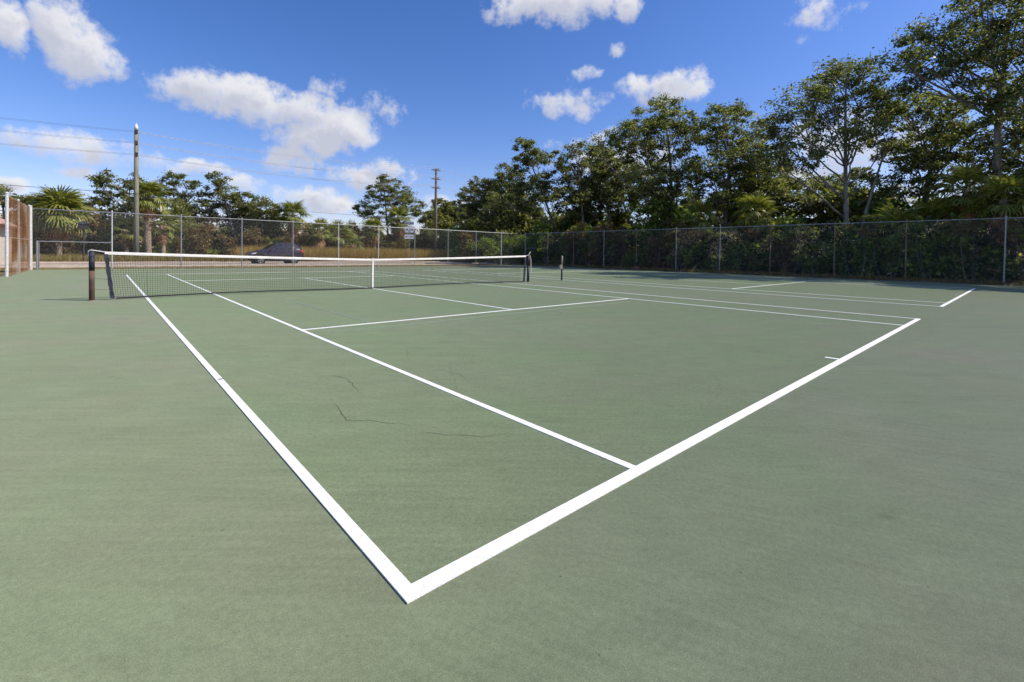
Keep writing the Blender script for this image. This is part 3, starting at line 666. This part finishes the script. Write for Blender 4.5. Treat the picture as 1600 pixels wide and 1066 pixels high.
def lobes_points(lobes, rng, per_area, clus, sig, shell=.55):
    out = []; tips = []
    for (c, r) in lobes:
        c = np.array(c); r = np.array(r, float)
        k = max(5, int(per_area*4.0*r[0]*r[2]/clus))
        d = rng.normal(size=(k, 3)); d /= np.linalg.norm(d, axis=1)[:, None]; d[:, 2] += .18
        rad = rng.uniform(shell**2, 1.08, k)**.5
        P = c+d*rad[:, None]*r
        tips.append(P)
        q = np.repeat(P, clus, axis=0); g_ = rng.normal(size=q.shape)*sig*np.repeat(rng.uniform(.55, 1.35, k), clus)[:, None]; g_[:, 2] *= .55
        out.append(q+g_)
    return np.concatenate(out), tips
def bez(a, b, c, n):
    return [a*(1-t)*(1-t)+b*2*t*(1-t)+c*t*t for t in [i/n for i in range(n+1)]]
def tree(name, label, base, lobes, trunk_r, seed, leafmat, barkmat='bark', group=None, leaf=.17, per_area=400, fork=None, cat='tree', lean=(0, 0), twin=None, nbr=7, clus=95, sig=.25, shell=.6):
    rng = np.random.default_rng(seed); rr = random.Random(seed)
    base = Vector(base); root = empty(name, base); tag(root, label, cat, group)
    L = [((Vector(c)-base), r) for c, r in lobes]
    ztop_ = max(c.z for c, r in L); zlow = min(c.z for c, r in L)
    fz = fork if fork else max(1.2, zlow*.55)
    b = MB(); fk = Vector((lean[0], lean[1], fz))
    b.tube(bez(Vector((0, 0, -.35)), Vector((lean[0]*.2, lean[1]*.2, fz*.5)), fk, 7), [trunk_r*1.35, trunk_r*1.08]+[trunk_r*(1-.03*i) for i in range(6)], 10)
    C, tips = lobes_points([((c.x, c.y, c.z), r) for c, r in L], rng, per_area, clus, sig, shell)
    # leader up the middle, limbs leave it at different heights
    topc = max(L, key=lambda q: q[0].z-.5*math.hypot(q[0].x-lean[0], q[0].y-lean[1]))[0]
    lead = bez(fk, Vector((fk.x*.6+topc.x*.4+rr.uniform(-.4, .4), fk.y*.6+topc.y*.4+rr.uniform(-.4, .4), fz+(topc.z-fz)*.55)), topc, 10)
    b.tube(lead, [trunk_r*.78*(1-i/10.5)**.8+.015 for i in range(11)], 8)
    if twin:
        tgt = max(L, key=lambda q: q[0].dot(_R))[0]; st = Vector((_R.x*twin*.25, _R.y*twin*.25, -.3)); md = Vector((_R.x*twin, _R.y*twin, fz*1.5))
        b.tube(bez(st, md, tgt, 10), [trunk_r*.8*(1-i/11)+.02 for i in range(11)], 9)
    for (c, r), tp in zip(L, tips):
        if (c-topc).length > .3:
            k = min(8, max(0, int(10*((c.z-fz)*.72)/(max(.5, topc.z-fz))-rr.uniform(0, 3)))); st = lead[k]
            ln = (c-st).length; mid = st.lerp(c, .5)+Vector((rr.uniform(-.16, .16)*ln, rr.uniform(-.16, .16)*ln, .2*ln*rr.uniform(-.9, .9)))
            r0 = max(.03, trunk_r*.36*(1-k/12)); pts = bez(st, mid, c, 8)
            pts = [p+Vector((rr.uniform(-.1, .1), rr.uniform(-.1, .1), rr.uniform(-.1, .1))) if 0 < i < 8 else p for i, p in enumerate(pts)]
            b.tube(pts, [r0*(1-i/9.2)+.012 for i in range(9)], 6)
        else: pts = lead[6:]
        for i in range(min(nbr, len(tp))):
            e = Vector(tp[i]); s0 = pts[rr.randint(len(pts)//2, len(pts)-1)]
            md = s0.lerp(e, .5)+Vector((rr.uniform(-.2, .2), rr.uniform(-.2, .2), rr.uniform(-.1, .25)))
            b.tube(bez(s0, md, e, 4), [.032, .026, .02, .014, .006], 4, False)
    b.build('trunk', M[barkmat], root, True)
    me = leaves('crown', C, leaf, rng, M[leafmat]); link('crown', me, root)
    return root
def lobes_px(base, spec, dspread, seed, flat=.75, dep=None):
    rr = random.Random(seed); d0 = dep or depth(base); out = []
    for (x, y, r) in spec:
        d = d0+rr.uniform(-dspread, dspread); rm = 1.12*r*d/FPX
        out.append((at_depth(x, y, d), (rm, rm*1.1, rm*flat)))
    return out
GR = 'oaks behind the weathered fence'
def oak_x(px, X, spec, label, seed, tr=.24, leafmat='oak_leaf', bark='bark', spread=2.0, **k):
    p = on_x(px, 405, X); base = Vector((X, p.y, .0))
    return tree('oak_tree', label, base, lobes_px(base, spec, spread, seed), tr, seed, leafmat, bark, GR, **k)
def oak_y(px, Y, spec, label, seed, tr=.18, leafmat='oak_leaf_far', bark='bark', spread=1.6, **k):
    p = on_y(px, 403, Y); base = Vector((p.x, Y, -.05))
    return tree('oak_tree', label, base, lobes_px(base, spec, spread, seed), tr, seed, leafmat, bark, 'trees across the road', **k)
oak_x(1553, 33.6, [(1545,18,42),(1592,25,48),(1528,70,30),(1485,78,30),(1446,72,26),(1425,62,22),(1412,92,24),(1452,108,30),(1500,118,26),(1575,105,42),(1612,170,50),(1545,150,30),(1640,60,60),(1650,150,60),(1420,128,22),(1530,-30,40),(1585,-40,50),(1590,230,36)],
      'tallest oak, straight trunk rising far above the fence by the end post', 11, .185, fork=8.0, spread=1.6, leaf=.15)
oak_x(1322, 32.6, [(1322,112,30),(1352,124,28),(1290,138,28),(1262,150,22),(1228,168,18),(1205,200,22),(1240,205,30),(1290,178,34),(1340,166,34),(1376,180,30),(1388,220,26),(1300,220,34),(1250,248,30),(1210,250,20),(1345,215,28)],
      'spreading oak with pale forked trunks and an open domed crown', 12, .165, bark='bark_pale', twin=.9, fork=2.4, spread=1.8, leaf=.15)
oak_x(1438, 37.5, [(1402,160,28),(1425,185,34),(1455,215,34),(1412,238,30),(1482,235,34),(1440,280,36),(1500,195,30),(1520,262,34),(1395,285,30),(1560,285,34),(1480,170,26)],
      'dense dark oak filling the space behind the domed oak and the tallest oak', 13, .2, spread=2.2, leaf=.17)
oak_x(1132, 35.0, [(1128,188,24),(1152,186,18),(1108,212,24),(1140,226,28),(1162,248,24),(1108,262,28),(1146,282,28),(1176,222,14),(1120,310,28),(1168,300,24)],
      'upright oak with a rounded top beside the broad oak', 14, .18, spread=1.8, leaf=.18)
oak_x(1046, 34.0, [(1036,172,22),(1062,184,22),(1012,194,24),(980,212,24),(954,226,20),(938,246,16),(1038,214,30),(1082,212,22),(996,240,28),(1052,262,30),(1012,282,28),(1078,280,24),(1035,310,30)],
      'broad oak with a long limb reaching out beside the upright oak', 15, .2, spread=1.8, leaf=.18)
oak_x(912, 35.0, [(896,258,22),(925,276,24),(872,276,20),(906,304,26),(862,252,16),(948,262,20),(880,318,26),(940,312,26),(900,236,14)],
      'pale thin-crowned oak between the broad oak and the leaning oak', 16, .15, leafmat='oak_leaf_grey', spread=2, leaf=.2, per_area=280)
oak_x(868, 33.5, [(820,234,18),(838,250,16),(812,262,16),(822,288,18),(846,282,14),(800,302,18),(858,306,20),(832,322,20),(790,318,14)],
      'leaning oak with bare limbs slanting away from the corner of the fence', 17, .15, spread=1.5, leaf=.2, nbr=9)
oak_x(782, 40.0, [(752,292,16),(772,304,20),(742,316,16),(790,316,20),(764,330,22),(730,334,14),(805,338,20)],
      'small grey-green oak past the fence corner near the slender utility pole', 18, .13, leafmat='oak_leaf_grey', leaf=.21)
oak_x(1225, 39.0, [(1196,272,22),(1228,282,22),(1262,300,26),(1210,305,28),(1180,315,26),(1290,300,26),(1330,290,26),(1250,325,28)],
      'low oak in the gap behind the upright oak and the domed oak', 19, .16, leaf=.19)
oak_x(985, 39.0, [(960,280,24),(990,290,26),(930,300,24),(970,318,28),(1010,315,28),(1060,320,28),(1100,325,26)],
      'shorter oak crowded behind the broad oak', 20, .15, leaf=.2)
oak_x(1192, 37.5, [(1186,212,18),(1176,240,20),(1200,262,20),(1172,272,20),(1196,300,22)], 'narrow oak squeezed between the upright oak and the domed oak', 22, .14, leaf=.18)
oak_x(806, 38.5, [(792,272,16),(782,292,18),(812,300,18),(772,318,18),(800,330,20),(760,345,18),(826,345,20)], 'bushy oak behind the leaning oak at the fence corner', 23, .15, leaf=.2)
oak_x(955, 37.0, [(930,244,18),(952,262,20),(975,270,20),(925,285,20),(960,300,24),(915,318,22)], 'grey oak filling in behind the pale thin-crowned oak', 24, .15, leafmat='oak_leaf_grey', leaf=.2)
oak_x(728, 48.0, [(735,305,16),(718,330,18),(745,330,18),(702,345,16),(760,350,18)], 'grey-green oak far back between the slender pole and the fence corner', 25, .14, leafmat='oak_leaf_grey', leaf=.24)
oak_x(1640, 37.0, [(1600,250,34),(1640,230,50),(1690,180,60),(1620,300,40),(1580,310,34),(1680,280,50)], 'dark oak growing past the end post behind the tallest oak', 21, .2, leaf=.16)
oak_y(606, 57, [(610,292,16),(592,306,18),(628,304,14),(640,320,18),(566,328,14),(616,322,22),(655,332,12),(584,336,16),(600,280,9)], 'rounded oak with airy crown behind the route sign', 31, .16, leaf=.2, per_area=290)
oak_y(700, 62, [(688,322,12),(702,334,16),(724,340,16),(668,342,13),(690,348,18),(740,346,14)], 'low bushy oak behind the slender utility pole', 32, .14, leaf=.26)
oak_y(196, 58, [(148,288,13),(176,284,15),(160,308,15),(204,286,15),(232,296,16),(188,322,22),(140,316,10),(222,320,20),(155,335,18)], 'airy oak with wispy twigs behind the capped utility pole', 33, .15, leaf=.21, per_area=270)
oak_y(284, 59, [(266,282,13),(292,288,14),(280,308,16),(252,300,12),(308,302,12),(276,330,20),(300,335,18)], 'slim oak with a gap-filled crown right of the capped pole', 34, .14, leaf=.21, per_area=270)
oak_y(366, 56, [(340,282,12),(336,300,14),(358,308,17),(386,318,18),(414,326,17),(372,332,20),(322,324,14),(436,336,14),(400,340,18),(345,335,18)], 'spreading oak with a slanting pale limb behind the hatchback', 35, .17, bark='bark_pale', leaf=.21, per_area=320)
oak_y(10, 60, [(4,312,16),(30,314,14),(-30,306,24),(-60,320,24)], 'dark oak behind the stucco building', 36, .15, leaf=.24)
# the tree line goes on past the frame: these oaks throw the shade along the court's edge
for i, (X, Y, h) in enumerate(((33.4, -6.5, 12.5), (35.2, -11.5, 14), (33.0, -16.5, 13))):
    rr = random.Random(60+i); lob = []
    for q in range(13):
        a = rr.uniform(0, 6.28); d = rr.uniform(.4, 3.6); r = rr.uniform(1.0, 1.7); lob.append((Vector((X+d*math.cos(a), Y+d*math.sin(a), h-r-d*d*.28-rr.uniform(0, 2.5))), (r, r, r*.75)))
    tree('oak_tree', ('oak standing past the end post of the weathered fence', 'taller oak set back past the end post', 'farthest oak along the weathered fence past the end post')[i], (X, Y, 0), lob, .2, 60+i, 'oak_leaf', 'bark', GR, leaf=.2, per_area=330)
for o in bpy.data.objects:
    if o.get('label') == 'slim oak with a gap-filled crown right of the capped pole': o['label'] = 'slim oak with a gappy crown between the skirted palm and the spreading oak'

# shrubs: a few meshes of each kind, each shrub its own object
def shrub_mesh(kind, seed, w, h, nleaf, size):
    rng = np.random.default_rng(seed); rr = random.Random(seed); lob = []
    for i in range(9):
        a = rr.uniform(0, 6.28); q = rr.uniform(.0, .62)*w; z = h*rr.uniform(.16, .8); r = w*rr.uniform(.24, .42)
        lob.append(((q*math.cos(a), q*math.sin(a), z), (r, r, r*rr.uniform(.7, 1.1)*min(1.3, h/w))))
    C, tips = lobes_points(lob, rng, nleaf, 26, .17*max(1, w/1.6), .35); C = C[C[:, 2] > .02]
    b = MB()
    for tp in tips:
        for i in range(min(3, len(tp))):
            e = Vector(tp[i]); b.tube(bez(Vector((e.x*.12, e.y*.12, -.1)), Vector((e.x*.4, e.y*.4, e.z*.6)), e, 4), [.035, .03, .022, .015, .006], 4, False)
    return leaves('foliage', C, size, rng, M[kind]), b.mesh('stem', M['bark'], True)
SM = {}
for k, kind, lst in (('d', 'shrub_leaf', ((1.7, 3.0), (2.0, 3.8), (1.5, 2.2))), ('b', 'shrub_leaf_bright', ((1.5, 2.2), (1.2, 1.5))), ('n', 'shrub_leaf_brown', ((1.7, 2.9), (2.0, 3.5))), ('g', 'oak_leaf_far', ((2.0, 3.2), (2.2, 4.2)))):
    SM[k] = [shrub_mesh(kind, 100+i*7+ord(k), w, h, 300, .17 if k in 'db' else .22) for i, (w, h) in enumerate(lst)]
def shrub(k, x, y, z, s, rr, label, group):
    f, st = rr.choice(SM[k]); root = empty('shrub', (x, y, z), rr.uniform(0, 6.28)); root.scale = (s, s, s*rr.uniform(.85, 1.15)); tag(root, label, 'shrub', group)
    link('stem', st, root); link('foliage', f, root)
rr = random.Random(77)
LB = {'d': 'dense dark green shrub', 'b': 'bright green leafy shrub', 'n': 'brown half-dry shrub', 'g': 'grey-green tall shrub'}
y = -9.0
while y < 46:
    k = rr.choice('ddbbdn'); shrub(k, rr.uniform(31.6, 32.5), y, 0, rr.uniform(.75, 1.2), rr, LB[k]+' crowding the back of the weathered fence', 'shrubs close behind the weathered fence, '+k); y += rr.uniform(1.0, 1.7)
y = -10.0
while y < 52:
    k = rr.choice('dbbgd'); shrub(k, rr.uniform(33.8, 36.0), y, 0, rr.uniform(1.15, 1.6), rr, LB[k]+' in the undergrowth beneath the oaks', 'undergrowth beneath the oaks, '+k); y += rr.uniform(1.3, 2.2)
y = -10.0
while y < 60:
    k = rr.choice('dgdgd'); shrub(k, rr.uniform(38.5, 43.0), y, 0, rr.uniform(1.5, 2.0), rr, LB[k]+' deep among the oak trunks', 'thicket deep among the oaks, '+k); y += rr.uniform(1.6, 2.6)
x = -14.0
while x < 44:
    k = 'b' if 1.5 < x < 8 and rr.random() < .6 else rr.choice('gnngb' if x < 9 else 'nnnng'); shrub(k, x, rr.uniform(51.5, 53.5), -.08, rr.uniform(.8, 1.1), rr, LB[k]+' at the edge of the scrub across the road', 'scrub edge across the road, '+k); x += rr.uniform(1.2, 2.0)
x = -16.0
while x < 56:
    k = rr.choice('ggnn'); shrub(k, x, rr.uniform(55, 60), -.08, rr.uniform(1.15, 1.5), rr, LB[k]+' standing back in the scrub across the road', 'deep scrub across the road, '+k); x += rr.uniform(1.2, 1.9)

# creepers climbing the weathered fence, each its own tangle
rr = random.Random(31)
for i in range(15):
    vy = (26.5, 23.5, 20.5, 17.2, 15, 12.4, 10.8, 8.2, 6.9, 4.8, 3.5, 1.8, .4, -1.8, -3.4)[i]; rng = np.random.default_rng(300+i); lob = []
    for q in range(rr.randint(3, 6)):
        zc = rr.uniform(.3, 2.9); lob.append(((rr.uniform(-.05, .12), rr.uniform(-.9, .9), zc), (.13, rr.uniform(.3, .6), rr.uniform(.25, .55))))
    C, tips = lobes_points(lob, rng, 420, 20, .11, .2); C[:, 0] *= .6
    root = empty('creeper', (30.38, vy, .06)); tag(root, 'leafy creeper tangled in the mesh of the weathered fence', 'vine', 'creepers on the weathered fence')
    link('foliage', leaves('foliage', C, .12, rng, M['shrub_leaf_bright' if i % 3 else 'shrub_leaf_brown']), root)
    b = MB()
    for (c, r) in lob: b.tube(bez(Vector((.05, c[1]*.4, -.05)), Vector((.05, c[1], c[2]*.4)), Vector(c), 6), [.014, .012, .01, .009, .008, .006, .004], 4, False)
    b.build('stem', M['bark'], root)
# palms: every frond an object sharing one of a few meshes
def frond_mesh(seed, pet, rad, droop, nseg, spread, mat, width=.05):
    rr = random.Random(seed); b = MB()
    b.tube([(0, 0, 0), (pet*.5, 0, .06), (pet, 0, 0)], [.03, .02, .014], 4, False)
    for i in range(nseg):
        a = -spread+2*spread*i/(nseg-1)+rr.uniform(-.04, .04); L = rad*(.72+.28*math.cos(a*.6))*rr.uniform(.85, 1.1)
        dx, dy = math.cos(a), math.sin(a); nx, ny = -dy*width, dx*width; vs = []
        for j, t in enumerate((.02, .45, .78, 1.0)):
            q = L*t*(1-.15*droop*t); zz = -droop*L*t*t*(.6+.4*rr.random())+.05*math.sin(t*3)+abs(math.sin(a))*.12*t
            w = (.5, 1.0, .7, .08)[j]; vs += [(pet-.08+dx*q+nx*w, dy*q+ny*w, zz), (pet-.08+dx*q-nx*w, dy*q-ny*w, zz-.015)]
        b.add(vs, [(0, 1, 3, 2), (2, 3, 5, 4), (4, 5, 7, 6)])
    return b.mesh('frond', mat)
FG = [frond_mesh(i, 1.0, 1.05, .45+.12*i, 20, 2.0, M['palm_leaf']) for i in range(3)]
FD = [frond_mesh(20+i, .75, .95, .95, 13, 1.05, M['palm_dead'], .045) for i in range(3)]
def palm(x, y, z, h, s, label, group, seed, nd=16, ng=30, thick=.19, boots=True):
    rr = random.Random(seed); root = empty('cabbage_palm', (x, y, z), rr.uniform(0, 6)); tag(root, label, 'palm', group)
    b = MB(); n = 12; pts = [Vector((.06*math.sin(i*.5+seed), .05*math.cos(i*.7), -.2+(h+.2)*i/n)) for i in range(n+1)]
    b.tube(pts, [thick*(1.25 if i == 0 else 1.0+(.28 if boots and i > n*.55 else 0)+rr.uniform(-.05, .07)) for i in range(n+1)], 10); b.build('trunk', M['palm_bark'], root, True)
    if boots:
        b = MB()
        for i in range(34):
            zz = h*(.5+.5*i/34); a = i*2.4; r0 = thick*1.05
            b.tube([(math.cos(a)*r0, math.sin(a)*r0, zz-.1), (math.cos(a)*r0*1.7, math.sin(a)*r0*1.7, zz+.22)], [.05, .02], 4)
        b.build('boot', M['palm_dead'], root)
    top = pts[-1]
    for i in range(ng):
        o = link('frond', FG[i % 3], root); el = math.radians(78-i*(128/ng)+rr.uniform(-9, 9)); o.location = top+Vector((0, 0, rr.uniform(-.2, .1))); o.rotation_euler = (rr.uniform(-.3, .3), -el, i*2.399+rr.uniform(-.2, .2)); q = s*rr.uniform(.85, 1.12); o.scale = (q, q, q)
    for i in range(nd):
        o = link('dead_frond', FD[i % 3], root); el = math.radians(-42-38*rr.random()); o.location = top+Vector((0, 0, -.25-.5*rr.random())); o.rotation_euler = (rr.uniform(-.5, .5), -el, i*2.399+rr.uniform(-.3, .3)); q = s*rr.uniform(.75, 1.05); o.scale = (q, q, q)
    return root
def palm_y(px, ytop, Y, label, seed, s=1.0, **k):
    p = on_y(px, 403, Y); d = depth(p); hc = CAM.z+(on_y(px, ytop, Y).z-CAM.z); h = max(.6, hc-1.15*s)
    return palm(p.x, Y, -.08, h, s, label, 'cabbage palms across the road', seed, **k)
palm_y(91, 304, 48.6, 'full round cabbage palm with short trunk beside the box-topped post', 1, 1.15, nd=30, ng=96)
palm_y(232, 288, 50.0, 'tall cabbage palm with a brown skirted trunk beside the capped utility pole', 2, .9, nd=34, ng=40, thick=.26)
palm_y(254, 334, 50.6, 'short palm with yellowing fronds leaning against the skirted palm', 3, .85, nd=10, ng=16)
palm_y(196, 340, 50.8, 'low palm with yellow-green fronds behind the capped pole', 4, .85, nd=6, ng=16)
palm_y(457, 318, 51.5, 'cabbage palm with brown dead fronds rising over the rear of the hatchback', 5, 1.0, nd=34, ng=26)
palm_y(500, 346, 50.6, 'squat palm with pale hanging fronds next to the hatchback', 6, 1.0, nd=30, ng=16)
palm_y(528, 350, 51.2, 'squat grey-green palm in the dry grass between two taller palms', 7, 1.0, nd=24, ng=20)
palm_y(552, 368, 50.0, 'low palm with tan fronds half hidden in dry grass', 8, .9, nd=28, ng=10)
palm_y(584, 342, 52.0, 'palm with light green fan crown under the airy oak', 9, .95, nd=30, ng=22)
palm_y(622, 326, 52.5, 'tallest palm of the group behind the route sign', 10, 1.15, nd=40, ng=30)
palm_y(424, 372, 50.2, 'small yellow palm poking out above the hatchback roof', 12, .7, nd=8, ng=12)
palm_y(722, 362, 52.0, 'brown-skirted palm past the slender utility pole', 13, .95, nd=30, ng=16)
palm_y(770, 360, 53.0, 'green-brown palm near the corner of the two fences', 14, .95, nd=26, ng=18)
for i, (px, X, yt, s, lb) in enumerate([(1508, 33.6, 268, .85, 'palm with drooping fans behind the fence below the tallest oak'), (1566, 32.6, 285, .8, 'palm fans arching beside the end post'), (1462, 33.4, 318, 1.0, 'low palm in deep shade under the dark oak'), (1180, 33.4, 312, .85, 'palm fans showing between the upright oak and the domed oak'), (1090, 32.8, 322, .85, 'palm tucked below the broad oak'), (1400, 32.3, 330, .9, 'low palm fan at the back of the rusty post')]):
    p = on_x(px, 405, X); h = on_x(px, yt, X).z-1.1*s; palm(X, p.y, 0, max(.6, h), s, lb, 'palms behind the weathered fence', 40+i, nd=6, ng=26, boots=False, thick=.15)

# grass, as what nobody could count
def blades(name, n, fx, h, w, mat, seed, label, lean=.35):
    rng = np.random.default_rng(seed); P = fx(rng, n); n = len(P)
    a = rng.uniform(0, 6.28, n); H = h*rng.uniform(.4, 1.25, n); ca, sa = np.cos(a), np.sin(a); l = rng.normal(0, lean, (n, 2))*H[:, None]
    V = np.zeros((n, 3, 3)); V[:, 0] = P; V[:, 1] = P; V[:, 2] = P
    V[:, 0, 0] -= ca*w; V[:, 0, 1] -= sa*w; V[:, 1, 0] += ca*w; V[:, 1, 1] += sa*w; V[:, 2, 0] += l[:, 0]; V[:, 2, 1] += l[:, 1]; V[:, 2, 2] += H
    me = np_mesh(name, V.reshape(-1, 3), np.arange(n*3).reshape(-1, 3), M[mat]); o = link(name, me); tag(o, label, 'grass', kind='stuff'); return o
def clump(x0, x1, y0, y1, z, nc, sg):
    def f(rng, n):
        c = np.stack([rng.uniform(x0, x1, nc), rng.uniform(y0, y1, nc)], 1); i = rng.integers(0, nc, n)
        p = c[i]+rng.normal(0, sg, (n, 2)); k = (p[:, 0] > x0) & (p[:, 0] < x1) & (p[:, 1] > y0) & (p[:, 1] < y1); p = p[k]; return np.concatenate([p, np.full((len(p), 1), z)], 1)
    return f
blades('tall_dry_grass', 64000, clump(9, 46, 45.8, 50.5, -.09, 1100, .35), 1.45, .022, 'dry_grass', 1, 'tall tan dry grass growing along the far side of the road')
blades('roadside_grass', 40000, clump(-14, 9.5, 45.2, 51, -.09, 700, .4), .62, .022, 'grass_olive', 2, 'olive and straw coloured grass below the palms')
blades('short_grass', 30000, clump(-12, 29.7, 31.0, 34.2, -.04, 900, .3), .07, .012, 'dry_grass', 3, 'short brown grass between the fence and the pavement')
blades('verge_grass', 16000, clump(-30, 60, 36.0, 37.4, -.09, 600, .3), .12, .014, 'dry_grass', 4, 'short dry grass between the pavement and the kerb')
blades('fence_weeds', 22000, clump(29.9, 31.6, -10, 30.5, .06, 520, .13), .17, .012, 'grass_olive', 5, 'weeds and grass tufts along the foot of the weathered fence')
rng = np.random.default_rng(9); n = 9000
P_ = np.stack([29.75+np.abs(rng.normal(0, .75, n)), rng.uniform(-12, 30.5, n), .095+rng.uniform(0, .03, n)], 1); P_[:, 2] -= np.clip((29.98-P_[:, 0])*.35, 0, .08)
o = link('leaf_litter', leaves('leaf_litter', P_, .075, rng, M['palm_dead'], up=3)); tag(o, 'brown leaf litter on the soil below the oaks', 'leaf litter', kind='stuff')
